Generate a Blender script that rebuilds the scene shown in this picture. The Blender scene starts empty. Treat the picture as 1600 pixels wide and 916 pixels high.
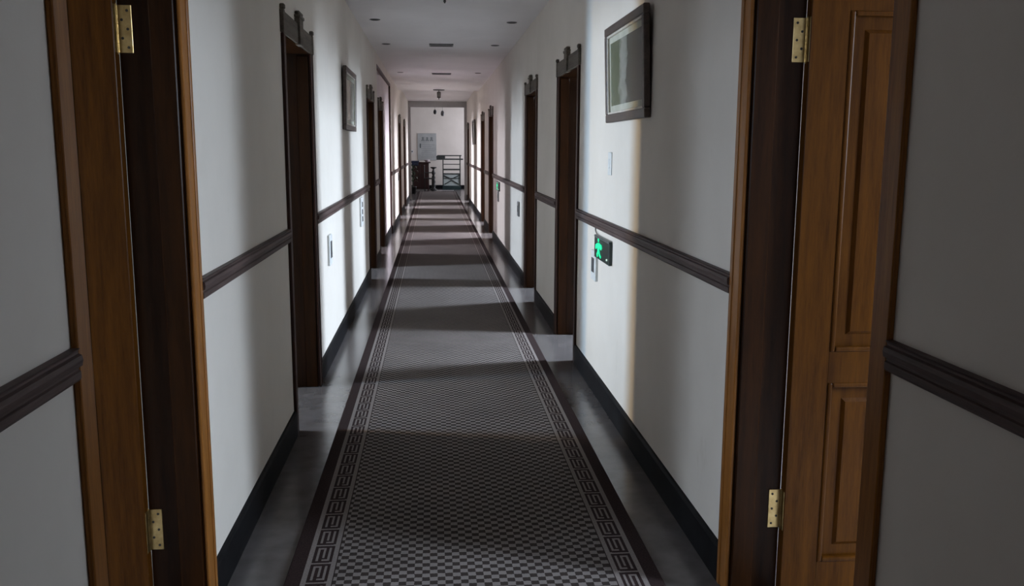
import bpy, bmesh, math, random
from mathutils import Matrix, Vector

random.seed(7)
scene = bpy.context.scene
COL = scene.collection
PI = math.pi

# ------------------------------------------------------------------ camera
F_PX, PITCH, YAW, ROLL = 1392.84, -0.160337, 0.0873718, 0.0045065
CAM_H = 1.5
cam_data = bpy.data.cameras.new('camera')
cam_data.sensor_fit = 'HORIZONTAL'
cam_data.sensor_width = 36.0
cam_data.lens = F_PX / 1600.0 * 36.0
cam_data.clip_end = 200
cam = bpy.data.objects.new('camera', cam_data)
COL.objects.link(cam)
_f = Vector((math.sin(YAW) * math.cos(PITCH), math.cos(YAW) * math.cos(PITCH), math.sin(PITCH)))
_r = Vector((math.cos(YAW), -math.sin(YAW), 0))
_u = _r.cross(_f)
_r2 = math.cos(ROLL) * _r + math.sin(ROLL) * _u
_u2 = -math.sin(ROLL) * _r + math.cos(ROLL) * _u
cam.matrix_world = Matrix(((_r2.x, _u2.x, -_f.x, 0), (_r2.y, _u2.y, -_f.y, 0), (_r2.z, _u2.z, -_f.z, CAM_H), (0, 0, 0, 1)))
scene.camera = cam

# ------------------------------------------------------------------ world, exposure
world = bpy.data.worlds.new('overcast_sky')
scene.world = world
world.use_nodes = True
world.node_tree.nodes['Background'].inputs[0].default_value = (0.75, 0.85, 1.0, 1)
world.node_tree.nodes['Background'].inputs[1].default_value = 1.0
vs = scene.view_settings
vs.view_transform = 'Standard'
vs.look = 'None'
vs.gamma = 1.0
vs.use_curve_mapping = False
vs.exposure = 0.12
scene.cycles.max_bounces = 10
scene.cycles.diffuse_bounces = 7
scene.cycles.glossy_bounces = 4
scene.cycles.sample_clamp_indirect = 4.0
scene.cycles.caustics_reflective = False
scene.cycles.caustics_refractive = False
scene.cycles.blur_glossy = 1.0

# ------------------------------------------------------------------ layout (metres; corridor runs along +Y)
XL, XR = -0.7426, 0.9916          # corridor wall faces
WT = 0.165                        # corridor wall thickness
CEIL, CEIL_FAR = 2.747, 2.88
Y0, Y_STEP, Y_PORTAL, Y_END = -3.0, 20.0, 27.0, 34.0
ROOM_D = 2.7                      # depth of the side rooms
# doors: side, outer casing from, to
DOORS = [
    ('L', 1.85, 2.845), ('R', 1.815, 2.86), ('L', 4.60, 5.68), ('R', 6.10, 7.18), ('R', 8.60, 9.68), ('L', 10.25, 11.38),
    ('L', 12.75, 13.87), ('R', 15.00, 16.10), ('R', 17.55, 18.65), ('L', 19.35, 20.45), ('L', 22.55, 23.65), ('R', 25.20, 26.30), ('L', -1.45, -0.40),  # last door is added, unseen behind the viewer, to light the nearest walls
]
ALC = (12.25, 15.95, 0.028, 2.575)   # shallow recess in the wall with the door at 12.75: from, to, depth, height
# daylight through the window of each room: power, colour, window width, sill, head, window offset along Y
COOL = (0.71, 0.84, 1.0)
NEUT = (0.87, 0.88, 1.0)
WINDOWS = [    # one list per door
    [(38, COOL, 0.6, 1.0, 2.5, -0.7)], [(105, COOL, 0.40, 1.0, 2.5, -0.75), (17, COOL, 0.7, 1.0, 2.5, 0.55)],
    [(68, (0.47, 0.71, 1.0), 0.3, 0.8, 1.9, -0.02)], [(200, COOL, 0.45, 1.0, 2.65, 0.0)], [(200, COOL, 0.42, 1.0, 2.65, 0.35)],
    [(110, COOL, 0.42, 1.0, 2.65, 0.0)], [(90, NEUT, 0.42, 1.0, 2.65, 0.0)], [(300, NEUT, 0.5, 1.0, 2.65, 0.3)],
    [(240, NEUT, 0.45, 1.0, 2.65, 0.0)], [(270, NEUT, 0.45, 1.0, 2.65, 0.0)], [(270, NEUT, 0.45, 1.0, 2.65, 0.0)], [(250, NEUT, 0.45, 1.0, 2.65, 0.0)],
    [(45, NEUT, 0.7, 0.9, 2.4, -0.2)],  # added window behind the viewer, brightening the nearest walls
]
TILT = math.tan(math.radians(36))      # sky light comes in from above the horizon
SPREAD = math.radians(120)

def area_light(name, loc, direction, w, h, power, color, spread=PI):
    d = bpy.data.lights.new(name, 'AREA')
    d.shape = 'RECTANGLE'
    d.size, d.size_y = w, h
    d.energy = power
    d.color = color
    d.spread = spread
    o = bpy.data.objects.new(name, d)
    COL.objects.link(o)
    o.location = loc
    o.rotation_euler = Vector(direction).to_track_quat('-Z', 'Y').to_euler()
    return o

for (sd, a, b), wl in zip(DOORS, WINDOWS):
    sg = -1 if sd == 'L' else 1
    xw = (XL if sd == 'L' else XR) + sg * (WT + ROOM_D)
    for (pw, colr, ww, sill, head, off) in wl:
        area_light('window_daylight', (xw - sg * 0.06, (a + b) / 2 + off, (sill + head) / 2), (-sg, 0, -TILT if head > 2 else -0.1), ww, head - sill, pw, colr, SPREAD)
# warm light added beside the third room's window, for the wall stripe's cream edge
area_light('warm_stripe_light', (XL - WT - ROOM_D + 0.06, 5.14 + 0.21, 1.35), (1, 0, -0.1), 0.10, 1.1, 29, (1.0, 0.77, 0.46), SPREAD)
area_light('lobby_daylight', (3.3, 31.9, 1.8), (-1, 0, 0), 3.0, 1.8, 105, NEUT)

# ------------------------------------------------------------------ material helpers
def new_mat(name):
    m = bpy.data.materials.new(name)
    m.use_nodes = True
    nt = m.node_tree
    b = nt.nodes['Principled BSDF']
    return m, nt, b

def set_in(b, **kw):
    for k, v in kw.items():
        b.inputs[k.replace('_', ' ')].default_value = v

def coords(nt, scale=(1, 1, 1), obj=True):
    tc = nt.nodes.new('ShaderNodeTexCoord')
    mp = nt.nodes.new('ShaderNodeMapping')
    mp.inputs['Scale'].default_value = scale
    nt.links.new(tc.outputs['Object'], mp.inputs['Vector'])
    return mp.outputs['Vector']

def noise(nt, vec, scale, detail=4, rough=0.55):
    n = nt.nodes.new('ShaderNodeTexNoise')
    n.inputs['Scale'].default_value = scale
    n.inputs['Detail'].default_value = detail
    n.inputs['Roughness'].default_value = rough
    nt.links.new(vec, n.inputs['Vector'])
    return n.outputs['Fac']

def ramp(nt, fac, stops):
    r = nt.nodes.new('ShaderNodeValToRGB')
    cr = r.color_ramp
    while len(cr.elements) < len(stops):
        cr.elements.new(0.5)
    for e, (p, c) in zip(cr.elements, stops):
        e.position = p
        e.color = (c[0], c[1], c[2], 1)
    nt.links.new(fac, r.inputs['Fac'])
    return r.outputs['Color']

def bump(nt, b, height, strength, dist=0.002):
    n = nt.nodes.new('ShaderNodeBump')
    n.inputs['Strength'].default_value = strength
    n.inputs['Distance'].default_value = dist
    nt.links.new(height, n.inputs['Height'])
    nt.links.new(n.outputs['Normal'], b.inputs['Normal'])

def mottled(name, c1, c2, scale, rough, bump_s=0.0, stretch=(1, 1, 1), metallic=0.0, p1=0.35, p2=0.65, spec=0.5, detail=5):
    m, nt, b = new_mat(name)
    v = coords(nt, stretch)
    n = noise(nt, v, scale, detail)
    nt.links.new(ramp(nt, n, [(p1, c1), (p2, c2)]), b.inputs['Base Color'])
    b.inputs['Roughness'].default_value = rough
    b.inputs['Metallic'].default_value = metallic
    b.inputs['Specular IOR Level'].default_value = spec
    if bump_s:
        bump(nt, b, noise(nt, v, scale * 6, 3), bump_s)
    return m

def wood(name, dark, light, axis, rough=0.35, spec=0.5, coat=0.0):
    m, nt, b = new_mat(name)
    st = {'x': (1.2, 16, 16), 'y': (16, 1.2, 16), 'z': (16, 16, 1.2)}[axis]
    v = coords(nt, st)
    n1 = noise(nt, v, 2.2, 8, 0.65)
    n2 = noise(nt, v, 11, 5, 0.7)
    mx = nt.nodes.new('ShaderNodeMath')
    mx.operation = 'MULTIPLY_ADD'
    mx.inputs[1].default_value = 0.35
    nt.links.new(n2, mx.inputs[0])
    m2 = nt.nodes.new('ShaderNodeMath')
    m2.operation = 'MULTIPLY'
    m2.inputs[1].default_value = 0.65
    nt.links.new(n1, m2.inputs[0])
    nt.links.new(m2.outputs[0], mx.inputs[2])
    nt.links.new(ramp(nt, mx.outputs[0], [(0.36, dark), (0.62, light)]), b.inputs['Base Color'])
    b.inputs['Roughness'].default_value = rough
    b.inputs['Specular IOR Level'].default_value = spec
    b.inputs['Coat Weight'].default_value = coat
    b.inputs['Coat Roughness'].default_value = 0.2
    bump(nt, b, n2, 0.12, 0.001)
    return m

def emission(name, color, strength):
    m, nt, b = new_mat(name)
    set_in(b, Base_Color=(color[0] * .3, color[1] * .3, color[2] * .3, 1), Emission_Color=(*color, 1), Emission_Strength=strength, Roughness=0.5)
    return m

M = {}
# plaster with faint scuffs
def plaster(name, c1, c2, scuff):
    m, nt, b = new_mat(name)
    v = coords(nt)
    n = noise(nt, v, 1.7, 6, 0.6)
    base = ramp(nt, n, [(0.3, c1), (0.7, c2)])
    v2 = coords(nt, (1, 1, 0.35))
    s = noise(nt, v2, 5.0, 8, 0.75)
    sc = ramp(nt, s, [(0.62, (1, 1, 1)), (0.78, scuff)])
    mix = nt.nodes.new('ShaderNodeMix')
    mix.data_type = 'RGBA'
    mix.blend_type = 'MULTIPLY'
    mix.inputs['Factor'].default_value = 1.0
    nt.links.new(base, mix.inputs['A'])
    nt.links.new(sc, mix.inputs['B'])
    nt.links.new(mix.outputs['Result'], b.inputs['Base Color'])
    b.inputs['Roughness'].default_value = 0.75
    b.inputs['Specular IOR Level'].default_value = 0.25
    bump(nt, b, noise(nt, v, 45, 3), 0.12, 0.002)
    return m

M['wall'] = plaster('wall_plaster', (0.635, 0.590, 0.535), (0.695, 0.650, 0.595), (0.88, 0.87, 0.84))
M['wall_pink'] = plaster('recess_plaster', (0.60, 0.54, 0.55), (0.66, 0.60, 0.61), (0.88, 0.86, 0.84))
M['ceiling'] = plaster('ceiling_paint', (0.74, 0.715, 0.72), (0.80, 0.775, 0.78), (0.84, 0.82, 0.82))
M['portal'] = plaster('portal_paint', (0.34, 0.33, 0.325), (0.40, 0.39, 0.385), (0.85, 0.85, 0.85))
M['floor'] = mottled('polished_floor', (0.085, 0.076, 0.074), (0.125, 0.114, 0.112), 9, 0.2, 0.0, p1=.3, p2=.7, spec=0.5)
M['room_floor'] = mottled('room_floor', (0.60, 0.57, 0.55), (0.68, 0.65, 0.63), 6, 0.5)
M['base'] = mottled('skirting_black', (0.004, 0.004, 0.005), (0.009, 0.009, 0.010), 14, 0.55, spec=0.08)
M['rail'] = wood('rail_wood', (0.040, 0.025, 0.023), (0.100, 0.066, 0.061), 'y', 0.5, spec=0.2)
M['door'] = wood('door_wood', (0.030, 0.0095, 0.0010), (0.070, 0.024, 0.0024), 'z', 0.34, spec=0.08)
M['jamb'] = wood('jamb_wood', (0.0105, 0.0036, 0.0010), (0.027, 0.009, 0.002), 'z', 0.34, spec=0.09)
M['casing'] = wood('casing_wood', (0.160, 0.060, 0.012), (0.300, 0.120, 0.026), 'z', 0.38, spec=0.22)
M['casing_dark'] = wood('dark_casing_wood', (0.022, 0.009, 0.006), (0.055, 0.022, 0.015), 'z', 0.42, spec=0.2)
M['head'] = wood('dusty_head_wood', (0.075, 0.064, 0.052), (0.150, 0.130, 0.108), 'y', 0.7, spec=0.2)
M['brass'] = mottled('hinge_brass', (0.30, 0.21, 0.09), (0.46, 0.34, 0.16), 30, 0.3, metallic=1.0)
M['hole'] = mottled('screw_dark', (0.012, 0.010, 0.008), (0.03, 0.025, 0.02), 40, 0.6)
M['frame_dark'] = wood('frame_wood', (0.034, 0.024, 0.020), (0.090, 0.064, 0.054), 'y', 0.35)
M['frame_pale'] = mottled('frame_fillet', (0.50, 0.46, 0.40), (0.62, 0.58, 0.52), 20, 0.4)
M['mat_board'] = mottled('mat_board', (0.36, 0.36, 0.30), (0.44, 0.44, 0.38), 12, 0.8)
M['plate_white'] = mottled('plate_white', (0.60, 0.62, 0.62), (0.68, 0.70, 0.70), 20, 0.4)
M['plate_dark'] = mottled('plate_dark', (0.05, 0.055, 0.06), (0.09, 0.095, 0.10), 20, 0.25)
M['sign_body'] = mottled('sign_body', (0.010, 0.022, 0.018), (0.018, 0.034, 0.028), 20, 0.25)
M['sign_edge'] = mottled('sign_edge', (0.10, 0.12, 0.12), (0.16, 0.18, 0.18), 30, 0.35, metallic=0.6)
M['sign_glow'] = emission('sign_glow', (0.0, 0.80, 0.34), 1.0)
M['led'] = emission('sign_led', (0.75, 1.0, 0.85), 0.8)
M['wire'] = mottled('wire_grey', (0.10, 0.10, 0.10), (0.16, 0.16, 0.16), 30, 0.5)
M['black'] = mottled('black_metal', (0.010, 0.010, 0.010), (0.022, 0.021, 0.020), 20, 0.4)
M['grey_metal'] = mottled('grey_metal', (0.09, 0.09, 0.09), (0.14, 0.14, 0.14), 20, 0.4)
M['lamp_glass'] = mottled('smoked_glass', (0.16, 0.15, 0.14), (0.22, 0.21, 0.19), 10, 0.2)
M['bal_metal'] = mottled('railing_metal', (0.018, 0.022, 0.021), (0.040, 0.047, 0.045), 16, 0.45)
M['bal_teal'] = mottled('railing_plinth', (0.012, 0.028, 0.030), (0.022, 0.044, 0.046), 8, 0.4)
M['bal_glass'] = mottled('railing_panel', (0.44, 0.51, 0.49), (0.52, 0.58, 0.57), 5, 0.35)
M['red_wood'] = wood('red_lacquer', (0.018, 0.005, 0.005), (0.045, 0.011, 0.010), 'z', 0.3, coat=0.3)
M['blue_cloth'] = mottled('blue_cloth', (0.008, 0.014, 0.035), (0.018, 0.028, 0.065), 18, 0.85)
M['poster'] = mottled('poster_board', (0.33, 0.345, 0.34), (0.40, 0.415, 0.41), 4, 0.6)
M['poster_ink'] = mottled('poster_ink', (0.055, 0.075, 0.075), (0.08, 0.10, 0.10), 30, 0.7)
M['poster_line'] = mottled('poster_line', (0.22, 0.24, 0.24), (0.26, 0.28, 0.28), 30, 0.7)
M['pink'] = mottled('pink_ceramic', (0.55, 0.45, 0.48), (0.65, 0.56, 0.58), 20, 0.4)
M['leaf'] = mottled('leaf_green', (0.010, 0.030, 0.012), (0.025, 0.060, 0.022), 20, 0.5)
M['strip'] = mottled('pale_strip', (0.45, 0.44, 0.44), (0.55, 0.54, 0.54), 20, 0.4)
M['win_frame'] = mottled('window_frame_white', (0.6, 0.6, 0.6), (0.7, 0.7, 0.7), 10, 0.4)
M['carpet_dark'] = mottled('carpet_dark', (0.020, 0.012, 0.012), (0.036, 0.023, 0.022), 160, 0.95, spec=0.1)
M['carpet_light'] = mottled('carpet_light', (0.155, 0.134, 0.126), (0.215, 0.186, 0.175), 160, 0.95, spec=0.1)

def carpet_check():
    m, nt, b = new_mat('carpet_check')
    v = coords(nt)
    ck = nt.nodes.new('ShaderNodeTexChecker')
    ck.inputs['Scale'].default_value = 37.0
    ck.inputs['Color1'].default_value = (0.210, 0.185, 0.175, 1)
    ck.inputs['Color2'].default_value = (0.040, 0.031, 0.028, 1)
    # soften the weave edges a little by warping the lookup with fine noise
    nz = nt.nodes.new('ShaderNodeTexNoise')
    nz.inputs['Scale'].default_value = 180
    nt.links.new(v, nz.inputs['Vector'])
    ad = nt.nodes.new('ShaderNodeVectorMath')
    ad.operation = 'MULTIPLY_ADD'
    ad.inputs[1].default_value = (0.006, 0.006, 0)
    nt.links.new(nz.outputs['Color'], ad.inputs[0])
    sh = nt.nodes.new('ShaderNodeVectorMath')
    sh.operation = 'ADD'
    sh.inputs[1].default_value = (-0.003, -0.003, 0.005)
    nt.links.new(v, sh.inputs[0])
    nt.links.new(sh.outputs[0], ad.inputs[2])
    nt.links.new(ad.outputs[0], ck.inputs['Vector'])
    big = noise(nt, v, 2.5, 4)
    sc = ramp(nt, big, [(0.3, (0.82, 0.82, 0.82)), (0.7, (1, 1, 1))])
    mix = nt.nodes.new('ShaderNodeMix')
    mix.data_type = 'RGBA'
    mix.blend_type = 'MULTIPLY'
    mix.inputs['Factor'].default_value = 1.0
    nt.links.new(ck.outputs['Color'], mix.inputs['A'])
    nt.links.new(sc, mix.inputs['B'])
    nt.links.new(mix.outputs['Result'], b.inputs['Base Color'])
    b.inputs['Roughness'].default_value = 0.95
    b.inputs['Specular IOR Level'].default_value = 0.1
    bump(nt, b, noise(nt, v, 300, 2), 0.3, 0.002)
    return m
M['carpet_check'] = carpet_check()

def picture_mat(name, horizontal_axis_flip, tones):
    """A faded landscape print: dark rocks, a pale fall of water between them, greenery at its foot (flat print)."""
    m, nt, b = new_mat(name)
    tc = nt.nodes.new('ShaderNodeTexCoord')
    sp = nt.nodes.new('ShaderNodeSeparateXYZ')
    nt.links.new(tc.outputs['Generated'], sp.inputs[0])
    nz = nt.nodes.new('ShaderNodeTexNoise')
    nz.inputs['Scale'].default_value = 5
    nz.inputs['Detail'].default_value = 6
    nt.links.new(tc.outputs['Generated'], nz.inputs['Vector'])
    mm = nt.nodes.new('ShaderNodeMath')
    mm.operation = 'MULTIPLY_ADD'
    mm.inputs[1].default_value = 0.30
    nt.links.new(nz.outputs['Fac'], mm.inputs[0])
    if horizontal_axis_flip:
        inv = nt.nodes.new('ShaderNodeMath')
        inv.operation = 'SUBTRACT'
        inv.inputs[0].default_value = 0.85
        nt.links.new(sp.outputs['Y'], inv.inputs[1])
        nt.links.new(inv.outputs[0], mm.inputs[2])
    else:
        sb = nt.nodes.new('ShaderNodeMath')
        sb.operation = 'SUBTRACT'
        sb.inputs[1].default_value = 0.15
        nt.links.new(sp.outputs['Y'], sb.inputs[0])
        nt.links.new(sb.outputs[0], mm.inputs[2])
    nt.links.new(ramp(nt, mm.outputs[0], tones), b.inputs['Base Color'])
    b.inputs['Roughness'].default_value = 0.25
    return m
M['print_a'] = picture_mat('landscape_print', True, [(0.0, (0.10, 0.12, 0.07)), (0.26, (0.09, 0.11, 0.06)), (0.38, (0.26, 0.27, 0.24)), (0.48, (0.20, 0.21, 0.18)), (0.55, (0.055, 0.06, 0.05)), (1.0, (0.08, 0.085, 0.075))])
M['print_b'] = picture_mat('faded_print', False, [(0.0, (0.22, 0.23, 0.19)), (0.4, (0.34, 0.33, 0.27)), (0.6, (0.18, 0.20, 0.16)), (1.0, (0.12, 0.13, 0.11))])

# ------------------------------------------------------------------ mesh helpers
def box(bm, x0, x1, y0, y1, z0, z1, bev=0.0, seg=1):
    x0, x1 = min(x0, x1), max(x0, x1)
    y0, y1 = min(y0, y1), max(y0, y1)
    z0, z1 = min(z0, z1), max(z0, z1)
    vs_ = [bm.verts.new(p) for p in ((x0, y0, z0), (x1, y0, z0), (x1, y1, z0), (x0, y1, z0), (x0, y0, z1), (x1, y0, z1), (x1, y1, z1), (x0, y1, z1))]
    fs = [bm.faces.new([vs_[i] for i in q]) for q in ((3, 2, 1, 0), (4, 5, 6, 7), (0, 1, 5, 4), (1, 2, 6, 5), (2, 3, 7, 6), (3, 0, 4, 7))]
    if bev:
        es = list({e for f in fs for e in f.edges})
        bmesh.ops.bevel(bm, geom=es, offset=bev, segments=seg, affect='EDGES', profile=0.5)

def prism(bm, pts, y0, y1):
    """polygon pts (x,z) extruded from y0 to y1"""
    a = [bm.verts.new((x, y0, z)) for x, z in pts]
    b = [bm.verts.new((x, y1, z)) for x, z in pts]
    n = len(pts)
    bm.faces.new(a)
    bm.faces.new(b[::-1])
    for i in range(n):
        bm.faces.new((a[i], b[i], b[(i + 1) % n], a[(i + 1) % n]))

def prism_x(bm, pts, x0, x1):
    """polygon pts (y,z) extruded from x0 to x1"""
    a = [bm.verts.new((x0, y, z)) for y, z in pts]
    b = [bm.verts.new((x1, y, z)) for y, z in pts]
    n = len(pts)
    bm.faces.new(a)
    bm.faces.new(b[::-1])
    for i in range(n):
        bm.faces.new((a[i], b[i], b[(i + 1) % n], a[(i + 1) % n]))

def lathe(bm, prof, cx, cy, seg=16):
    """prof: list of (r, z) from bottom to top about the vertical through (cx, cy)"""
    rings = []
    for r, z in prof:
        rings.append([bm.verts.new((cx + r * math.cos(2 * PI * k / seg), cy + r * math.sin(2 * PI * k / seg), z)) for k in range(seg)])
    for i in range(len(rings) - 1):
        for k in range(seg):
            bm.faces.new((rings[i][k], rings[i][(k + 1) % seg], rings[i + 1][(k + 1) % seg], rings[i + 1][k]))
    bm.faces.new(rings[0][::-1])
    bm.faces.new(rings[-1])

def tube(bm, pts, r, seg=8):
    pts = [Vector(p) for p in pts]
    rings = []
    for i, p in enumerate(pts):
        t = (pts[min(i + 1, len(pts) - 1)] - pts[max(i - 1, 0)]).normalized()
        a = t.orthogonal().normalized() if i == 0 else (rings_a - t * rings_a.dot(t)).normalized()
        rings_a = a
        b = t.cross(a)
        rings.append([bm.verts.new(p + r * (math.cos(2 * PI * k / seg) * a + math.sin(2 * PI * k / seg) * b)) for k in range(seg)])
    for i in range(len(rings) - 1):
        for k in range(seg):
            bm.faces.new((rings[i][k], rings[i][(k + 1) % seg], rings[i + 1][(k + 1) % seg], rings[i + 1][k]))
    bm.faces.new(rings[0][::-1])
    bm.faces.new(rings[-1])

def link(name, bm, mat, parent=None, smooth=False):
    bmesh.ops.recalc_face_normals(bm, faces=bm.faces)
    me = bpy.data.meshes.new(name)
    bm.to_mesh(me)
    bm.free()
    me.materials.append(M[mat] if isinstance(mat, str) else mat)
    if smooth:
        for p in me.polygons:
            p.use_smooth = True
    o = bpy.data.objects.new(name, me)
    COL.objects.link(o)
    if parent:
        o.parent = parent
    return o

def B():
    return bmesh.new()

def boxobj(name, mat, parent, *dims, bev=0.0, seg=1):
    bm = B()
    box(bm, *dims, bev=bev, seg=seg)
    return link(name, bm, mat, parent)

def empty(name, loc=(0, 0, 0)):
    o = bpy.data.objects.new(name, None)
    o.empty_display_size = 0.1
    COL.objects.link(o)
    o.location = loc
    return o

def tag(o, label, cat, group=None):
    o['label'] = label
    o['category'] = cat
    if group:
        o['group'] = group
    return o

def struct(o, label=None, cat=None):
    o['kind'] = 'structure'
    if label:
        o['label'] = label
    if cat:
        o['category'] = cat
    return o

# ------------------------------------------------------------------ corridor walls
HEAD_Z = 2.085                     # height of the hole in the wall
def hole(a, b):
    return a + 0.055, b - 0.055

def corridor_wall(side):
    bm, rec = B(), B()
    xf = XL if side == 'L' else XR
    sg = -1 if side == 'L' else 1
    doors = sorted((a, b) for s, a, b in DOORS if s == side)
    top = CEIL_FAR
    def piece(y0, y1, z0, z1):
        # cut by the recess on the left wall
        if side == 'L' and y1 > ALC[0] and y0 < ALC[1]:
            if y0 < ALC[0]:
                piece(y0, ALC[0], z0, z1); y0 = ALC[0]
            if y1 > ALC[1]:
                piece(ALC[1], y1, z0, z1); y1 = ALC[1]
            if z0 < ALC[3]:
                box(rec, xf + sg * ALC[2], xf + sg * WT, y0, y1, z0, min(z1, ALC[3]))
            if z1 > ALC[3]:
                box(bm, xf, xf + sg * WT, y0, y1, max(z0, ALC[3]), z1)
            return
        box(bm, xf, xf + sg * WT, y0, y1, z0, z1)
    y = Y0
    for a, b in doors:
        h0, h1 = hole(a, b)
        piece(y, h0, 0, top)
        piece(h0, h1, HEAD_Z, top)
        y = h1
    piece(y, Y_PORTAL + 0.15, 0, top)
    w = link('wall_left' if side == 'L' else 'wall_right', bm, 'wall')
    if side == 'L':
        link('recess_face', rec, 'wall_pink', w)
    return w

struct(corridor_wall('L'), 'white plastered corridor wall opposite the exit signs, holding the shallow pinkish recess', 'wall')
struct(corridor_wall('R'), 'white plastered corridor wall carrying the green exit signs', 'wall')

# floor, ceilings, ends
struct(boxobj('floor', 'floor', None, XL - WT, XR + WT, Y0, Y_PORTAL + 0.15, -0.1, 0.0), 'polished grey stone corridor floor either side of the carpet', 'floor')
bm = B()
box(bm, XL - WT, XR + WT, Y0, Y_STEP, CEIL, CEIL_FAR + 0.12)
box(bm, XL - WT, XR + WT, Y_STEP, Y_PORTAL + 0.15, CEIL_FAR, CEIL_FAR + 0.12)
struct(link('ceiling', bm, 'ceiling'), 'grey-white painted corridor ceiling with faint stains', 'ceiling')
struct(boxobj('wall_behind', 'wall', None, XL - WT, XR + WT, Y0 - 0.15, Y0, 0, CEIL_FAR), 'plain white wall closing the corridor behind the viewer', 'wall')

# skirting and dado rail between the doors
def spans(side):
    out = []
    y = Y0
    for s, a, b in sorted(DOORS, key=lambda d: d[1]):
        if s != side:
            continue
        out.append((y, a)); y = b
    out.append((y, Y_PORTAL))
    return out

def rail_profile(xf, sg):
    return [(xf, 1.026), (xf - sg * .014, 1.026), (xf - sg * .018, 1.032), (xf - sg * .018, 1.046), (xf - sg * .014, 1.049), (xf - sg * .014, 1.054),
            (xf - sg * .022, 1.058), (xf - sg * .024, 1.070), (xf - sg * .022, 1.080), (xf - sg * .015, 1.083), (xf - sg * .015, 1.088), (xf - sg * .019, 1.094), (xf, 1.094)]

rail_n = 0
for side in 'LR':
    xf = XL if side == 'L' else XR
    sg = -1 if side == 'L' else 1
    bmb = B()
    root = empty('trim_1' if side == 'L' else 'trim_2', (xf, 0, 1.026))
    struct(root, 'dark brown dado rail running along the %s' % ('wall opposite the exit signs' if side == 'L' else 'wall above the green exit signs'), 'trim')
    for (a, b) in spans(side):
        segs = [(a, b)]
        if side == 'L':
            if a < ALC[0] < b or a >= ALC[0] - .01 and b <= ALC[1] + .01:
                segs = [(a, min(b, ALC[0]))] if a < ALC[0] else []
            elif a < ALC[1] < b:
                segs = [(ALC[1], b)]
        for (p, q) in segs:
            if q - p < 0.05:
                continue
            bm = B()
            prism(bm, [(x - xf, z - 1.026) for x, z in rail_profile(xf, sg)], p, q)
            link('rail_length', bm, 'rail', root)
        xo = xf
        bot = [(a, b, 0)]
        if side == 'L' and a < ALC[0] < b:
            bot = [(a, ALC[0], 0), (ALC[0], b, ALC[2])]
        elif side == 'L' and a < ALC[1] < b:
            bot = [(a, ALC[1], ALC[2]), (ALC[1], b, 0)]
        for p, q, dx in bot:
            prism(bmb, [(xf + sg * dx, 0), (xf + sg * dx - sg * .016, 0), (xf + sg * dx - sg * .016, .122), (xf + sg * dx - sg * .010, .134), (xf + sg * dx, .136)], p, q)
    struct(link('baseboard_left' if side == 'L' else 'baseboard_right', bmb, 'base'), 'black skirting board along the foot of the %s' % ('wall opposite the exit signs' if side == 'L' else 'wall with the exit signs'), 'skirting')

# recess trim
rt = empty('trim_3', (XL, ALC[0], 0))
struct(rt, 'thin brown trim edging the shallow recess in the corridor wall', 'trim')
boxobj('head_strip', 'casing_dark', rt, -ALC[2], .004, 0, ALC[1] - ALC[0], ALC[3] - .012, ALC[3] + .028)
boxobj('side_strip', 'casing_dark', rt, -ALC[2], .003, ALC[1] - ALC[0] - .012, ALC[1] - ALC[0] + .03, 0, ALC[3])

# ------------------------------------------------------------------ doors
def mk(bm, s):
    """mirror a mesh built for the right wall (room towards +x) to the left wall"""
    if s < 0:
        for v in bm.verts:
            v.co.x = -v.co.x
    return bm

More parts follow.
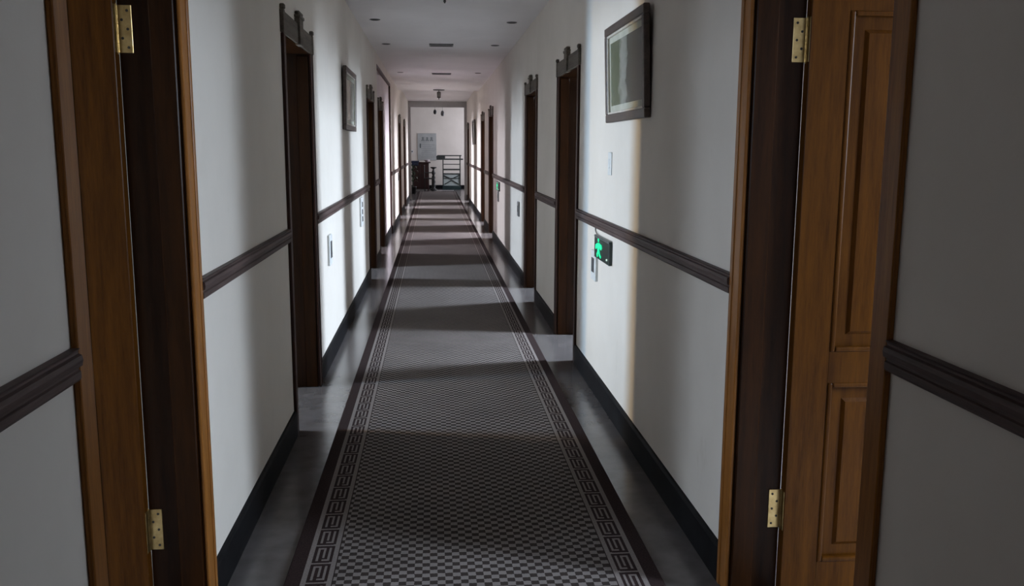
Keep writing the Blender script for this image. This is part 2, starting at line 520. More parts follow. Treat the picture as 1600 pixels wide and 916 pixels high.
DOOR_N = 0
def make_door(side, a, b, label, cas='casing_dark', nearest=False):
    global DOOR_N
    DOOR_N += 1
    s = -1 if side == 'L' else 1
    xf = XL if side == 'L' else XR
    if side == 'L' and a > ALC[0] and b < ALC[1]:
        xf -= ALC[2]
    root = empty('door_%d' % DOOR_N, (xf, a, 0))
    struct(root, label, 'door')
    W = b - a
    CW, CT = 0.082, 0.012
    def add(name, bm, mat, parent=root):
        return link(name, mk(bm, s), mat, parent)
    # casing strips with a stepped face
    for y0, y1, lip in ((0, CW, CW), (W - CW, W, W - CW)):
        bm = B()
        inner = -1 if lip == CW else 1
        box(bm, -CT, 0, y0, y1, 0, 2.06, bev=0.004, seg=2)
        yy = (y0, y0 + .022) if lip == CW else (y1 - .022, y1)
        box(bm, -CT - .004, -CT + .002, yy[0], yy[1], 0, 2.06, bev=0.002)
        add('casing', bm, cas)
    # head board with end ears and a stepped keystone block
    bm = B()
    box(bm, -CT - .004, 0, -.006, W + .006, 2.06, 2.168, bev=0.003)
    hd = add('head_board', bm, 'head')
    for y0 in (-.010, W - .034):
        bm = B()
        box(bm, -CT - .008, 0, y0, y0 + .044, 2.06, 2.172, bev=0.003)
        box(bm, -CT - .012, 0, y0 + .004, y0 + .040, 2.172, 2.198, bev=0.005)
        add('ear_block', bm, 'head', hd)
    bm = B()
    cy = W / 2
    prism_x(bm, [(cy - .055, 2.055), (cy + .055, 2.055), (cy + .070, 2.195), (cy - .070, 2.195)], -CT - .016, 0)
    box(bm, -CT - .022, 0, cy - .080, cy + .080, 2.195, 2.214, bev=0.004)
    box(bm, -CT - .018, 0, cy - .06, cy + .06, 2.214, 2.234, bev=0.006)
    add('keystone', bm, 'head', hd)
    # rebated jambs: the first 75 mm stands 14 mm proud (the stop)
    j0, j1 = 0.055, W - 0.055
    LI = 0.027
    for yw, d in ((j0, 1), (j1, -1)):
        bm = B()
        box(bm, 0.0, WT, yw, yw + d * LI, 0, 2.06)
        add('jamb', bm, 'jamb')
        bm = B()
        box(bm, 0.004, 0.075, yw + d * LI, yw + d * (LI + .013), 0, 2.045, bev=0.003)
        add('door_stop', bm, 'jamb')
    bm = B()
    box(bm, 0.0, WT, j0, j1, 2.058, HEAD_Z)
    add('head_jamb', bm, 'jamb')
    # threshold stone
    # leaf, swung open at right angles into the room, hinged on the far jamb
    yin = j1 - LI                  # jamb surface
    x0 = WT + 0.002
    LW, T, TOP = (j1 - j0 - 2 * LI - .006), 0.04, 2.035
    SW = 0.124
    y1, y0 = yin + .004, yin + .004 - T
    bm = B()
    for (xa, xb) in ((x0, x0 + SW), (x0 + LW - SW, x0 + LW)):
        box(bm, xa, xb, y0, y1, 0.008, TOP, bev=0.002)
    for (za, zb) in ((.008, .12), (.745, .85), (1.925, TOP)):
        box(bm, x0 + SW - .001, x0 + LW - SW + .001, y0, y1, za, zb)
    leaf = add('leaf', bm, 'door')
    for (za, zb) in ((.12, .745), (.85, 1.925)):
        xa, xb = x0 + SW, x0 + LW - SW
        # raised and fielded panel
        bm = B()
        box(bm, xa - .004, xb + .004, y0 + .014, y1 - .014, za - .004, zb + .004)
        for yy, d in ((y0 + .014, -1), (y1 - .014, 1)):
            i, h = .055, .008
            A = [bm.verts.new(p) for p in ((xa + i, yy, za + i), (xb - i, yy, za + i), (xb - i, yy, zb - i), (xa + i, yy, zb - i))]
            k = i + .012
            C = [bm.verts.new(p) for p in ((xa + k, yy + d * h, za + k), (xb - k, yy + d * h, za + k), (xb - k, yy + d * h, zb - k), (xa + k, yy + d * h, zb - k))]
            bm.faces.new(C)
            for q in range(4):
                bm.faces.new((A[q], A[(q + 1) % 4], C[(q + 1) % 4], C[q]))
        add('panel', bm, 'door', leaf)
        # moulding round the panel, on the visible face
        bm = B()
        mw = .016
        for (p, q, r, t) in ((xa, xa + mw, za, zb), (xb - mw, xb, za, zb), (xa + mw, xb - mw, za, za + mw), (xa + mw, xb - mw, zb - mw, zb)):
            box(bm, p, q, y0 - .004, y0 + .015, r, t, bev=0.005, seg=2)
        add('moulding', bm, 'door', leaf)
    # knob on the free stile
    bm = B()
    kx = x0 + LW - .06
    tube(bm, [(kx, y0 + .001, 1.0), (kx, y0 - .03, 1.0)], .009)
    tube(bm, [(kx, y0 - .03, 1.0), (kx, y0 - .036, 1.0), (kx, y0 - .06, 1.0)], .024, 12)
    add('knob', bm, 'brass', leaf)
    # hinges
    for zc in ((0.302, 1.838) if nearest else ()):
        h = 0.0675
        bm = B()
        box(bm, WT - .040, WT + .002, yin - .0035, yin + .001, zc - h, zc + h, bev=.001)
        hin = add('hinge', bm, 'brass')
        hin['label'] = 'brass butt hinge'
        bm = B()
        ns = 5
        seg = 2 * h / ns
        for k in range(ns):
            tube(bm, [(WT + .004, yin - .006, zc - h + k * seg + .001), (WT + .004, yin - .006, zc - h + (k + 1) * seg - .001)], .0068, 10)
        tube(bm, [(WT + .004, yin - .006, zc - h - .004), (WT + .004, yin - .006, zc + h + .004)], .0045, 8)
        add('knuckle', bm, 'brass', hin)
        for k in range(5):
            bm = B()
            xk = WT - (.012 if k % 2 else .028)
            zk = zc + (k - 2) * .026
            tube(bm, [(xk, yin - .003, zk), (xk, yin - .0045, zk)], .0042, 8)
            add('screw', bm, 'hole', hin)
        bm = B()
        box(bm, WT + .0005, WT + .0022, y0 + .004, yin - .002, zc - h, zc + h)
        add('hinge_plate', bm, 'brass', hin)
    return root

DLAB = [
    'open brown panelled door nearest the viewer on the wall opposite the exit signs',
    'open orange-brown panelled door nearest the viewer on the wall with the exit signs',
    'open dark doorway facing the larger framed picture, its head carved with a keystone',
    'open dark doorway beside the nearer green exit sign',
    'dark doorway next beyond the one beside the nearer exit sign',
    'dark doorway just past the smaller framed picture',
    'dark doorway inside the shallow pinkish recess',
    'dark reddish doorway just beyond the smaller far exit sign',
    'narrow dark doorway second beyond the far exit sign',
    'distant doorway first after the pinkish recess',
    'distant doorway second after the pinkish recess',
    'farthest dark doorway next to the grey end portal on the exit sign wall',
    'added open doorway, unseen behind the viewer, letting light onto the nearest walls',
]
for i, (sd, a, b) in enumerate(DOORS):
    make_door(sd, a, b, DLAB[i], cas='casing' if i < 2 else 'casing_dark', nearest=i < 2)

# ------------------------------------------------------------------ side rooms (seen only through their doorways)
def rooms(side):
    sg = -1 if side == 'L' else 1
    xf = (XL if side == 'L' else XR) + sg * WT
    xw = xf + sg * ROOM_D
    idx = sorted((i for i, d in enumerate(DOORS) if d[0] == side), key=lambda i: DOORS[i][1])
    nm = 'left' if side == 'L' else 'right'
    struct(boxobj('floor_rooms_' + nm, 'room_floor', None, xf, xw + sg * .2, Y0, Y_PORTAL, -0.1, 0.0))
    struct(boxobj('ceiling_rooms_' + nm, 'ceiling', None, xf, xw + sg * .2, Y0, Y_PORTAL, 2.75, 2.85))
    bm = B()
    y = Y0
    wins = []
    for i in idx:
        _, a, b = DOORS[i]
        for _, _, ww, sill, head, off in sorted(WINDOWS[i], key=lambda t: t[5]):
            c = (a + b) / 2 + off
            w0, w1 = c - ww / 2, c + ww / 2
            box(bm, xw, xw + sg * .2, y, w0, 0, 2.75)
            box(bm, xw, xw + sg * .2, w0, w1, 0, sill)
            box(bm, xw, xw + sg * .2, w0, w1, head, 2.75)
            y = w1
            wins.append((w0, w1, sill, head))
    box(bm, xw, xw + sg * .2, y, Y_PORTAL, 0, 2.75)
    struct(link('wall_outer_' + nm, bm, 'wall'))
    # partitions just beyond each open leaf and before the next door
    bm = B()
    for k in range(len(idx) - 1):
        m_ = (DOORS[idx[k]][2] + DOORS[idx[k + 1]][1]) / 2
        box(bm, xf, xw, m_ - .05, m_ + .05, 0, 2.75)
    box(bm, xf, xw, Y_PORTAL - .1, Y_PORTAL, 0, 2.75)
    struct(link('wall_partitions_' + nm, bm, 'wall'))
    for k, (w0, w1, z0, z1) in enumerate(wins):
        global WIN_N
        WIN_N += 1
        r = empty('window_%d' % WIN_N, (xw, w0, z0))
        struct(r)
        bm = B()
        t = .05
        ww, hh = w1 - w0, z1 - z0
        for d in ((0, ww, 0, t), (0, ww, hh - t, hh), (0, t, t, hh - t), (ww - t, ww, t, hh - t), (ww / 2 - t / 2, ww / 2 + t / 2, t, hh - t)):
            box(bm, sg * .10, sg * .15, d[0], d[1], d[2], d[3])
        link('window_frame', bm, 'win_frame', r)
WIN_N = 0
rooms('L')
rooms('R')

# ------------------------------------------------------------------ end portal and lobby
pt = empty('trim_4', (0, Y_PORTAL, 0))
struct(pt, 'grey painted portal framing the bright lobby at the far end', 'portal')
boxobj('pilaster', 'portal', pt, XL, XL + .075, 0, .15, 0, CEIL_FAR)
boxobj('pilaster', 'portal', pt, XR - .075, XR, 0, .15, 0, CEIL_FAR)
boxobj('header', 'portal', pt, XL + .075, XR - .075, 0, .15, 2.71, CEIL_FAR)

LX0, LX1, LZ = -2.2, 3.4, 3.1
struct(boxobj('floor_lobby', 'floor', None, LX0, LX1, Y_PORTAL + .15, Y_END, -0.1, 0.0), 'dark lobby floor beyond the end portal', 'floor')
struct(boxobj('ceiling_lobby', 'ceiling', None, LX0, LX1, Y_PORTAL + .15, Y_END, LZ, LZ + .1))
struct(boxobj('wall_far', 'wall', None, LX0, LX1, Y_END, Y_END + .15, 0, LZ), 'bright white wall at the far end of the lobby', 'wall')
struct(boxobj('wall_lobby_left', 'wall', None, LX0 - .15, LX0, Y_PORTAL + .15, Y_END, 0, LZ))
bm = B()
for d in ((Y_PORTAL + .15, 30.4, 0, LZ), (33.4, Y_END, 0, LZ), (30.4, 33.4, 0, .9), (30.4, 33.4, 2.7, LZ)):
    box(bm, LX1, LX1 + .15, *d)
struct(link('wall_lobby_right', bm, 'wall'))
bm = B()
box(bm, LX0, XL - WT, Y_PORTAL, Y_PORTAL + .15, 0, LZ)
box(bm, XR + WT, LX1, Y_PORTAL, Y_PORTAL + .15, 0, LZ)
box(bm, XL - WT, XR + WT, Y_PORTAL + .05, Y_PORTAL + .15, CEIL_FAR, LZ)
struct(link('wall_lobby_front', bm, 'wall'))
struct(boxobj('baseboard_far', 'base', None, LX0, LX1, Y_END - .02, Y_END, 0, .14), 'black skirting board under the far white lobby wall', 'skirting')

# ------------------------------------------------------------------ carpet runner
CX0, CX1, CY0, CY1, CZ = -0.530, 0.788, -2.6, 31.7, 0.012
bm = B()
box(bm, CX0, CX1, CY0, CY1, 0.0, CZ, bev=0.003)
carpet = link('carpet_runner', bm, 'carpet_dark')
tag(carpet, 'long dark carpet runner with checkered field and meander border down the corridor', 'carpet')
E1, E2, E3, E4 = 0.056, 0.074, 0.146, 0.163   # outer line, meander band, inner line (from the edge)
bm = B()
box(bm, CX0 + E4 + .004, CX1 - E4 - .004, CY0 + .15, CY1 - .15, CZ - .001, CZ + .0008)
link('checker_field', bm, 'carpet_check', carpet)
for sg, xe in ((1, CX0), (-1, CX1)):
    for (p, q) in ((E1, E2), (E3, E4)):
        bm = B()
        box(bm, xe + sg * p, xe + sg * q, CY0 + .1, CY1 - .1, CZ - .001, CZ + .0008)
        link('border_line', bm, 'carpet_light', carpet)
    # meander: interlocking S hooks, one unit every 148 mm
    UL = 0.148
    n = int((CY1 - CY0 - .4) / UL)
    w = E3 - E2
    uu, vv = w / 9.0, UL / 15.0
    strokes = [(0, 9, 0, 1), (8, 9, 1, 1.4),            # crossbar shared by two hooks
               (1.5, 2.6, 2.6, 13.4), (2.6, 5.2, 12.2, 13.4), (4.2, 5.2, 5.0, 12.2),
               (6.6, 7.7, 2.6, 13.4), (4.2, 6.6, 2.6, 3.8)]
    verts, faces = [], []
    for k in range(n):
        yb = CY0 + .2 + k * UL
        for (u0, u1, v0, v1) in strokes:
            x0_, x1_ = xe + sg * (E2 + u0 * uu), xe + sg * (E2 + u1 * uu)
            if x0_ > x1_:
                x0_, x1_ = x1_, x0_
            i = len(verts)
            verts += [(x0_, yb + v0 * vv, CZ + .0008), (x1_, yb + v0 * vv, CZ + .0008), (x1_, yb + v1 * vv, CZ + .0008), (x0_, yb + v1 * vv, CZ + .0008)]
            faces.append((i, i + 1, i + 2, i + 3))
    me = bpy.data.meshes.new('meander_border')
    me.from_pydata(verts, [], faces)
    me.materials.append(M['carpet_light'])
    o = bpy.data.objects.new('meander_border', me)
    o['kind'] = 'stuff'
    COL.objects.link(o)
    o.parent = carpet

# ------------------------------------------------------------------ framed pictures
def picture(side, y0, y1, z0, z1, label, prnt, rim, tilt):
    s = -1 if side == 'L' else 1
    xf = XL if side == 'L' else XR
    root = empty('framed_picture', (xf - s * .004, (y0 + y1) / 2, z0))
    root.rotation_euler = (0, -s * tilt, 0)
    tag(root, label, 'picture')
    w, h = y1 - y0, z1 - z0
    D, FW = .030, .044
    bm = B()
    for (p, q, r, t) in ((-w / 2, w / 2, 0, FW), (-w / 2, w / 2, h - FW, h), (-w / 2, -w / 2 + FW, FW, h - FW), (w / 2 - FW, w / 2, FW, h - FW)):
        box(bm, -D, 0, p, q, r, t, bev=.004)
    link('frame', mk(bm, s), 'frame_dark', root)
    bm = B()
    f2 = FW + .012
    for (p, q, r, t) in ((-w / 2 + FW, w / 2 - FW, FW, f2), (-w / 2 + FW, w / 2 - FW, h - f2, h - FW), (-w / 2 + FW, -w / 2 + f2, f2, h - f2), (w / 2 - f2, w / 2 - FW, f2, h - f2)):
        box(bm, -D + .005, -.004, p, q, r, t, bev=.002)
    link('fillet', mk(bm, s), rim, root)
    bm = B()
    box(bm, -.012, -.006, -w / 2 + f2, w / 2 - f2, f2, h - f2)
    link('mat_board', mk(bm, s), 'mat_board', root)
    m_ = .032
    bm = B()
    box(bm, -.0135, -.0118, -w / 2 + f2 + m_, w / 2 - f2 - m_, f2 + m_, h - f2 - m_)
    link('print', mk(bm, s), prnt, root)
    return root

picture('R', 4.07, 5.00, 1.645, 2.150, 'dark-framed landscape print hung above the nearer exit sign', 'print_a', 'frame_pale', .035)
picture('L', 7.52, 8.48, 1.650, 2.165, 'dark-framed faded print hung between two doorways opposite the exit signs', 'print_b', 'frame_pale', .02)
picture('R', 21.2, 22.4, 1.60, 2.18, 'tiny distant framed picture near the end portal on the exit sign wall', 'print_b', 'frame_dark', .02)

# ------------------------------------------------------------------ wall plates
def wall_plate(side, yc, w, z0, z1, label, kind='window', depth=.018):
    s = -1 if side == 'L' else 1
    xf = XL if side == 'L' else XR
    root = empty('wall_plate', (xf, yc, z0))
    tag(root, label, 'wall plate')
    h = z1 - z0
    bm = B()
    box(bm, -depth, 0, -w / 2, w / 2, 0, h, bev=.004)
    link('plate', mk(bm, s), 'plate_white' if kind != 'dark' else 'grey_metal', root)
    if kind in ('window', 'dark'):
        bm = B()
        box(bm, -depth - .003, -depth + .002, -w / 2 + .034, w / 2 - .034, .05, h - .045, bev=.002)
        link('dark_panel', mk(bm, s), 'plate_dark', root)
    elif kind == 'buttons':
        for k in range(3):
            bm = B()
            zc = h * (.25 + .25 * k)
            box(bm, -depth - .005, -depth + .002, -.035, .035, zc - .026, zc + .026, bev=.003)
            link('button', mk(bm, s), 'plate_dark', root)
    else:
        bm = B()
        box(bm, -depth - .004, -depth + .002, -.02, .02, h * .3, h * .7, bev=.003)
        link('rocker', mk(bm, s), 'plate_white', root)
    return root

wall_plate('R', 5.40, .15, .70, .885, 'white wall plate with dark panel behind the nearer exit sign')
wall_plate('L', 6.34, .15, .685, .90, 'white wall plate with dark panel just past the doorway facing the larger picture')
wall_plate('L', 9.15, .26, .72, 1.01, 'white wall plate with dark buttons under the rail past the smaller picture', 'buttons')
wall_plate('R', 10.42, .15, .72, .89, 'dark wall plate on the bright stripe of wall between the exit signs', 'dark')
wall_plate('R', 5.00, .085, 1.355, 1.485, 'blank white switch plate below the larger framed picture', 'rocker', .008)
wall_plate('R', 13.74, .15, .70, .86, 'slim dark plate hanging under the smaller far exit sign', 'dark')
wall_plate('L', 18.9, .20, .84, 1.0, 'small dark plate beside the first distant doorway after the recess', 'dark')

# ------------------------------------------------------------------ exit signs
def exit_sign(y0, y1, z0, z1, label, wire=True):
    root = empty('exit_sign', (XR, (y0 + y1) / 2, z0))
    tag(root, label, 'exit sign', 'green exit signs')
    w, h = y1 - y0, z1 - z0
    bm = B()
    box(bm, -.022, 0, -w / 2, w / 2, 0, h, bev=.004)
    body = link('housing', bm, 'sign_body', root)
    bm = B()
    box(bm, -.025, -.002, -w / 2 + .006, w / 2 - .006, h - .008, h + .006, bev=.002)
    link('top_rim', bm, 'sign_edge', root)
    # glowing figure running towards the corridor end, on the far half of the face
    bm = B()
    xa, xb = -.0245, -.0215
    fy, k = w / 2 - .142, h / .135
    def poly(pts):
        prism_x(bm, [(fy + p * k * 1.35, .003 + q * k * 1.03) for p, q in pts], xa, xb)
    c = [(.004 + .013 * math.cos(2 * PI * t / 12), .112 + .013 * math.sin(2 * PI * t / 12)) for t in range(12)]
    poly(c)
    poly([(-.024, .046), (.018, .040), (.026, .092), (-.016, .098)])              # trunk
    poly([(.020, .068), (.062, .050), (.074, .058), (.070, .078), (.022, .092)])  # leading arm
    poly([(-.018, .070), (-.062, .060), (-.080, .074), (-.070, .090), (-.016, .096)])  # trailing arm
    poly([(-.006, .044), (.022, .042), (.040, .026), (.030, .008), (.012, .012), (.016, .024)])  # leading leg
    poly([(-.024, .048), (.000, .044), (-.020, .022), (-.052, .010), (-.062, .022), (-.034, .034)])  # trailing leg
    link('running_figure', bm, 'sign_glow', root)
    bm = B()
    tube(bm, [(-.0215, -w / 2 + .05, .028), (-.026, -w / 2 + .05, .028)], .006, 10)
    link('indicator', bm, 'led', root)
    if wire:
        bm = B()
        tube(bm, [(-.004, w / 2 + .075, 1.03 - z0), (-.006, w / 2 + .055, .985 - z0 + .02), (-.008, w / 2 + .02, h + .012), (-.010, w / 2 - .02, h + .006), (-.012, w / 2 - .05, h - .002)], .0035, 6)
        link('cable', bm, 'wire', root)
    return root
exit_sign(4.89, 5.34, .853, .985, 'glowing green running-figure exit sign below the larger framed picture')
exit_sign(13.45, 13.92, .865, 1.0, 'smaller distant glowing green exit sign far along the same wall', False)

# ------------------------------------------------------------------ ceiling fittings
def downlight(x, y, label):
    root = empty('downlight', (x, y, CEIL))
    tag(root, label, 'downlight', 'recessed ceiling downlights')
    bm = B()
    seg = 20
    ro, ri = .052, .040
    pr = [(ro, 0), (ro, -.005), (ri, -.007), (ri, -.001)]
    rings = [[bm.verts.new((r * math.cos(2 * PI * k / seg), r * math.sin(2 * PI * k / seg), z)) for k in range(seg)] for r, z in pr]
    for i in range(3):
        for k in range(seg):
            bm.faces.new((rings[i][k], rings[i][(k + 1) % seg], rings[i + 1][(k + 1) % seg], rings[i + 1][k]))
    link('rim', bm, 'grey_metal', root)
    bm = B()
    lathe(bm, [(.030, -.004), (.040, -.0025), (.040, 0)], 0, 0, 20)
    link('lens', bm, 'black', root)
for x, y, lb in ((-.56, 9.13, 'dark recessed downlight nearest the viewer above the smaller framed picture'),
                 (.79, 9.18, 'dark recessed downlight nearest the viewer above the exit sign wall'),
                 (-.56, 11.2, 'dark recessed downlight level with the ceiling vent, on the smaller picture side'),
                 (.76, 11.2, 'dark recessed downlight level with the ceiling vent, on the exit sign side'),
                 (-.54, 15.3, 'far recessed downlight above the pinkish recess'),
                 (.75, 15.25, 'far recessed downlight beside the second ceiling vent on the exit sign side')):
    downlight(x, y, lb)

def vent(x, y, w, label):
    root = empty('ceiling_vent', (x, y, CEIL))
    tag(root, label, 'vent', 'slotted ceiling vents')
    bm = B()
    d = .11
    for q in ((-w / 2, w / 2, -d, -d + .018), (-w / 2, w / 2, d - .018, d), (-w / 2, -w / 2 + .018, -d, d), (w / 2 - .018, w / 2, -d, d)):
        box(bm, q[0], q[1], q[2], q[3], -.012, 0)
    link('frame', bm, 'grey_metal', root)
    boxobj('backing', 'black', root, -w / 2 + .018, w / 2 - .018, -d + .018, d - .018, -.003, 0)
    for k in range(6):
        yy = -d + .03 + k * .028
        boxobj('slat', 'grey_metal', root, -w / 2 + .018, w / 2 - .018, yy, yy + .014, -.010, -.004)
vent(.105, 11.22, .29, 'nearer slotted ceiling vent in the middle of the corridor ceiling')
vent(.145, 15.45, .32, 'farther slotted ceiling vent in the middle of the corridor ceiling')

def lantern(x, y, zc, drop, label):
    root = empty('ceiling_lantern', (x, y, zc))
    tag(root, label, 'ceiling lamp')
    bm = B()
    lathe(bm, [(.115, -.018), (.125, -.010), (.125, 0)], 0, 0, 24)
    link('ceiling_plate', bm, 'black', root)
    bm = B()
    lathe(bm, [(.008, -drop), (.008, -.01)], 0, 0, 8)
    link('stem', bm, 'black', root)
    bm = B()
    lathe(bm, [(.030, -drop - .12), (.040, -drop - .10), (.044, -drop - .02), (.030, -drop + .005)], 0, 0, 12)
    link('glass_body', bm, 'lamp_glass', root, True)
    for z in (-drop - .006, -drop - .116):
        bm = B()
        lathe(bm, [(.038, z - .006), (.047, z), (.036, z + .01)], 0, 0, 12)
        link('collar', bm, 'black', root)
    bm = B()
    lathe(bm, [(.004, -drop - .165), (.011, -drop - .150), (.006, -drop - .138), (.030, -drop - .118)], 0, 0, 12)
    link('finial', bm, 'black', root)
lantern(.125, 19.6, CEIL, .05, 'small dark ceiling lantern near the far end of the corridor')
lantern(.09, 6.68, CEIL, .05, 'ceiling lantern nearest the viewer, only its black finial dipping into view')

# pendants in the lobby
def pendant(x, y, z, r, h, mat, label):
    root = empty('pendant_lamp', (x, y, LZ))
    tag(root, label, 'pendant lamp')
    bm = B()
    lathe(bm, [(.05, -.025), (.06, -.012), (.06, 0)], 0, 0, 14)
    link('canopy', bm, 'grey_metal', root)
    bm = B()
    lathe(bm, [(.005, z + h - LZ), (.005, -.02)], 0, 0, 6)
    link('cord', bm, 'wire', root)
    bm = B()
    b = z - LZ
    lathe(bm, [(r * .5, b), (r * .92, b + h * .2), (r, b + h * .5), (r * .8, b + h * .8), (r * .3, b + h)], 0, 0, 14)
    link('shade', bm, mat, root, True)
pendant(.06, 31.2, 2.66, .055, .16, 'black', 'small black pendant lamp hanging before the far white wall')
pendant(.31, 30.6, 2.58, .060, .18, 'grey_metal', 'small grey pendant lamp hanging lower, beside the black one')

# ------------------------------------------------------------------ lobby: notice board
nb = empty('notice_board', (-.245, Y_END - .001, 1.06))
tag(nb, 'grey-green notice board with three dark characters on the far white wall', 'notice board')
boxobj('board', 'poster', nb, -.35, .35, -.025, 0, 0, 1.0, bev=.003)
for k in range(3):          # three characters of the heading, too small to read
    bm = B()
    cx = -.15 + .16 * k
    box(bm, cx - .05, cx + .05, -.027, -.024, .82, .838)
    box(bm, cx - .045, cx + .045, -.027, -.024, .77, .785)
    box(bm, cx - .010, cx + .010, -.0275, -.024, .72, .86)
    box(bm, cx - .055, cx - .030, -.027, -.024, .715, .76)
    box(bm, cx + .030, cx + .055, -.027, -.024, .715, .76)
    link('character', bm, 'poster_ink', nb)
for k in range(7):          # lines of small print
    boxobj('print_line', 'poster_line', nb, -.22 + .02 * (k % 2), .28 - .05 * (k % 3), -.027, -.0245, .12 + .075 * k, .135 + .075 * k)
boxobj('emblem', 'poster_ink', nb, -.27, -.225, -.027, -.0245, .46, .62)

# small switch by the board
sw = empty('light_switch', (-.80, Y_END, 1.33))
tag(sw, 'pale switch on the far white wall beside the notice board', 'switch')
boxobj('plate', 'plate_white', sw, -.045, .045, -.012, 0, 0, .11, bev=.003)
boxobj('rocker', 'plate_dark', sw, -.02, .02, -.016, -.010, .03, .08, bev=.002)

# ------------------------------------------------------------------ lobby: stair railing
ry = 33.2
rl = empty('stair_railing', (0, ry, 0))
tag(rl, 'dark metal stair railing with crossed lower panel before the far wall', 'railing')
boxobj('top_rail', 'bal_metal', rl, .10, 1.08, -.03, .03, 1.09, 1.14, bev=.008)
boxobj('upper_rail', 'bal_metal', rl, .14, 1.02, -.02, .02, 1.225, 1.265, bev=.006)
for x, top in ((.34, 1.1), (.965, 1.26)):
    boxobj('post', 'bal_metal', rl, x - .02, x + .02, -.02, .02, .10, top)
for z, t in ((.93, .03), (.74, .055), (.585, .035)):
    boxobj('bar', 'bal_metal', rl, .36, .945, -.012, .012, z - t / 2, z + t / 2)
for a_, b_ in (((.37, .52), (.65, .39)), ((.65, .39), (.94, .53)), ((.40, .20), (.66, .35)), ((.66, .35), (.92, .20))):
    bm = B()
    tube(bm, [(a_[0], 0, a_[1]), (b_[0], 0, b_[1])], .019, 6)
    link('cross_bar', bm, 'bal_metal', rl)
boxobj('bar', 'bal_metal', rl, .36, .945, -.010, .010, .41, .43)
boxobj('infill_panel', 'bal_glass', rl, .36, .945, .016, .022, .15, .58)
boxobj('plinth', 'bal_teal', rl, .32, 1.0, -.04, .04, 0, .15)
bm = B()                     # scrolled block at the head of the rail
for k in range(3):
    cx = .16 + .10 * k
    pts = [(cx + .05 * math.cos(t * PI / 7), 0, 1.185 + .05 * math.sin(t * PI / 7)) for t in range(15)]
    tube(bm, pts, .018, 6)
box(bm, .105, .415, -.012, .012, 1.13, 1.24)
link('scroll_block', bm, 'bal_metal', rl)

# line of reflected light under the railing, laid as a thin pale strip
st = boxobj('reflection_strip', 'strip', None, .09, .72, 32.55, 32.62, 0, .012)
struct(st)
st.name = 'floor_reflection'
st['label'] = 'pale strip standing in for a light reflection on the lobby floor below the stair railing'
st['category'] = 'trim'

# ------------------------------------------------------------------ lobby: lacquered cabinet with things on it, pedestal stand beside it
cb = empty('side_cabinet', (-.47, 32.6, 0))
tag(cb, 'dark red lacquered side cabinet against the lobby side of the portal', 'cabinet')
boxobj('body', 'red_wood', cb, -.30, .30, -.20, .20, .06, .98, bev=.006)
boxobj('top', 'red_wood', cb, -.34, .36, -.23, .23, .98, 1.02, bev=.008)
for x in (-.15, .15):
    d_ = boxobj('door', 'red_wood', cb, x - .14, x + .14, -.215, -.199, .10, .94, bev=.004)
    boxobj('handle', 'black', d_, x + (.10 if x < 0 else -.12), x + (.12 if x < 0 else -.10), -.226, -.214, .50, .60)
for x in (-.27, .27):
    for y in (-.17, .17):
        boxobj('foot', 'red_wood', cb, x - .03, x + .03, y - .03, y + .03, 0, .07)

bm = B()                     # folded cloth
box(bm, -.80, -.52, 32.36, 32.80, 1.021, 1.062, bev=.015, seg=2)
box(bm, -.78, -.55, 32.345, 32.36, .90, 1.05, bev=.005)
tag(link('folded_cloth', bm, 'blue_cloth'), 'dark blue folded cloth hanging over the edge of the red cabinet', 'cloth')
bm = B()
lathe(bm, [(.05, 1.021), (.06, 1.03), (.10, 1.075), (.115, 1.10), (.105, 1.10), (.05, 1.045)], -.24, 32.6, 18)
tag(link('bowl', bm, 'pink', None, True), 'pale pink bowl on the red lacquered cabinet', 'bowl')

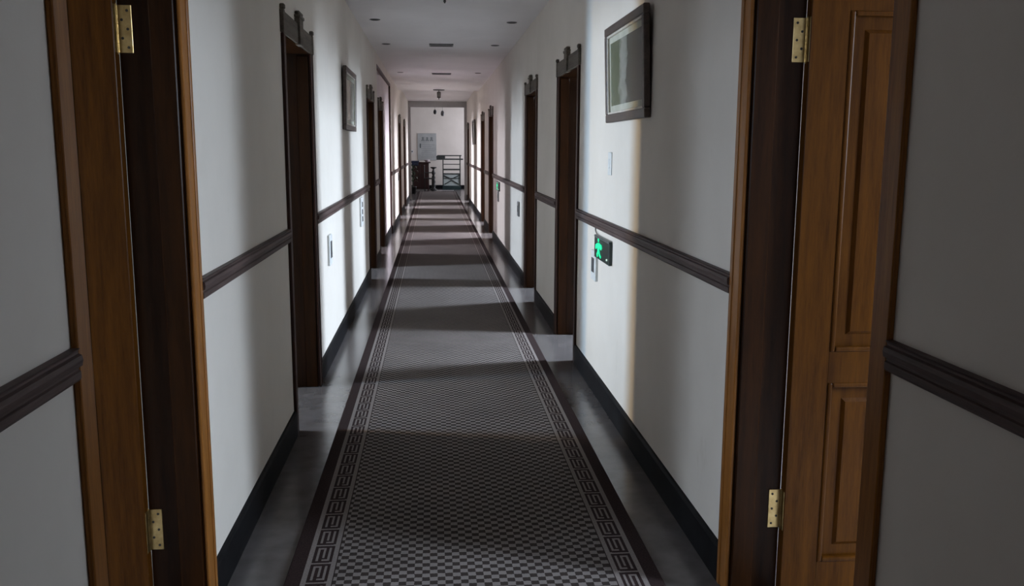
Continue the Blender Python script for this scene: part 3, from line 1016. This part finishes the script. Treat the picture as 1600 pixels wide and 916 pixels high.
ps = empty('pedestal_stand', (-.01, 32.75, 0))
tag(ps, 'black turned pedestal stand with a shallow dish beside the red cabinet', 'stand')
bm = B()
lathe(bm, [(.13, 0), (.14, .03), (.09, .06), (.06, .10), (.085, .16), (.05, .22), (.075, .30), (.05, .38), (.07, .46), (.04, .54), (.075, .62), (.055, .68), (.03, .74), (.045, .78)], 0, 0, 16)
link('column', bm, 'black', ps, True)
bm = B()
lathe(bm, [(.04, .775), (.10, .80), (.12, .84), (.105, .84), (.05, .81)], 0, 0, 18)
link('dish', bm, 'black', ps, True)
ar = empty('carved_chair', (-.19, 32.0, 0))
tag(ar, 'dark carved wooden chair standing in front of the red cabinet', 'chair')
for x in (-.13, .13):
    for y in (-.16, .16):
        boxobj('leg', 'black', ar, x - .02, x + .02, y - .02, y + .02, 0, .43)
boxobj('seat', 'black', ar, -.16, .16, -.19, .19, .43, .47, bev=.008)
boxobj('backrest', 'black', ar, -.16, -.13, -.19, .19, .47, .92, bev=.008)
for y in (-.17, .17):
    boxobj('armrest', 'black', ar, -.15, .15, y - .02, y + .02, .64, .67, bev=.006)

# plant beside the cabinet
pl = empty('potted_plant', (-.70, 30.2, 0))
tag(pl, 'dark leafy potted plant between the cabinet and the portal', 'plant')
bm = B()
lathe(bm, [(.09, 0), (.12, .22), (.13, .24), (.11, .24), (.10, .20)], 0, 0, 16)
link('pot', bm, 'black', pl, True)
bm = B()
tube(bm, [(0, 0, .18), (.01, .01, .5), (-.01, 0, .85)], .012, 6)
link('stem', bm, 'leaf', pl)
for k in range(22):
    bm = B()
    t = k * 2.4
    z = .35 + k * .027
    L, wd = .20, .035
    d = Vector((math.cos(t), math.sin(t), 0))
    n = Vector((-d.y, d.x, 0))
    base = Vector((0, 0, z))
    P = [base, base + d * L * .4 + Vector((0, 0, .09)), base + d * L * .8 + Vector((0, 0, .08)), base + d * L]
    wds = [.006, wd, wd * .8, .004]
    up = [bm.verts.new(p + n * w_) for p, w_ in zip(P, wds)]
    dn = [bm.verts.new(p - n * w_) for p, w_ in zip(P, wds)]
    md = [bm.verts.new(p - Vector((0, 0, .008))) for p in P]
    for i in range(3):
        bm.faces.new((up[i], up[i + 1], md[i + 1], md[i]))
        bm.faces.new((md[i], md[i + 1], dn[i + 1], dn[i]))
    link('leaf', bm, 'leaf', pl)
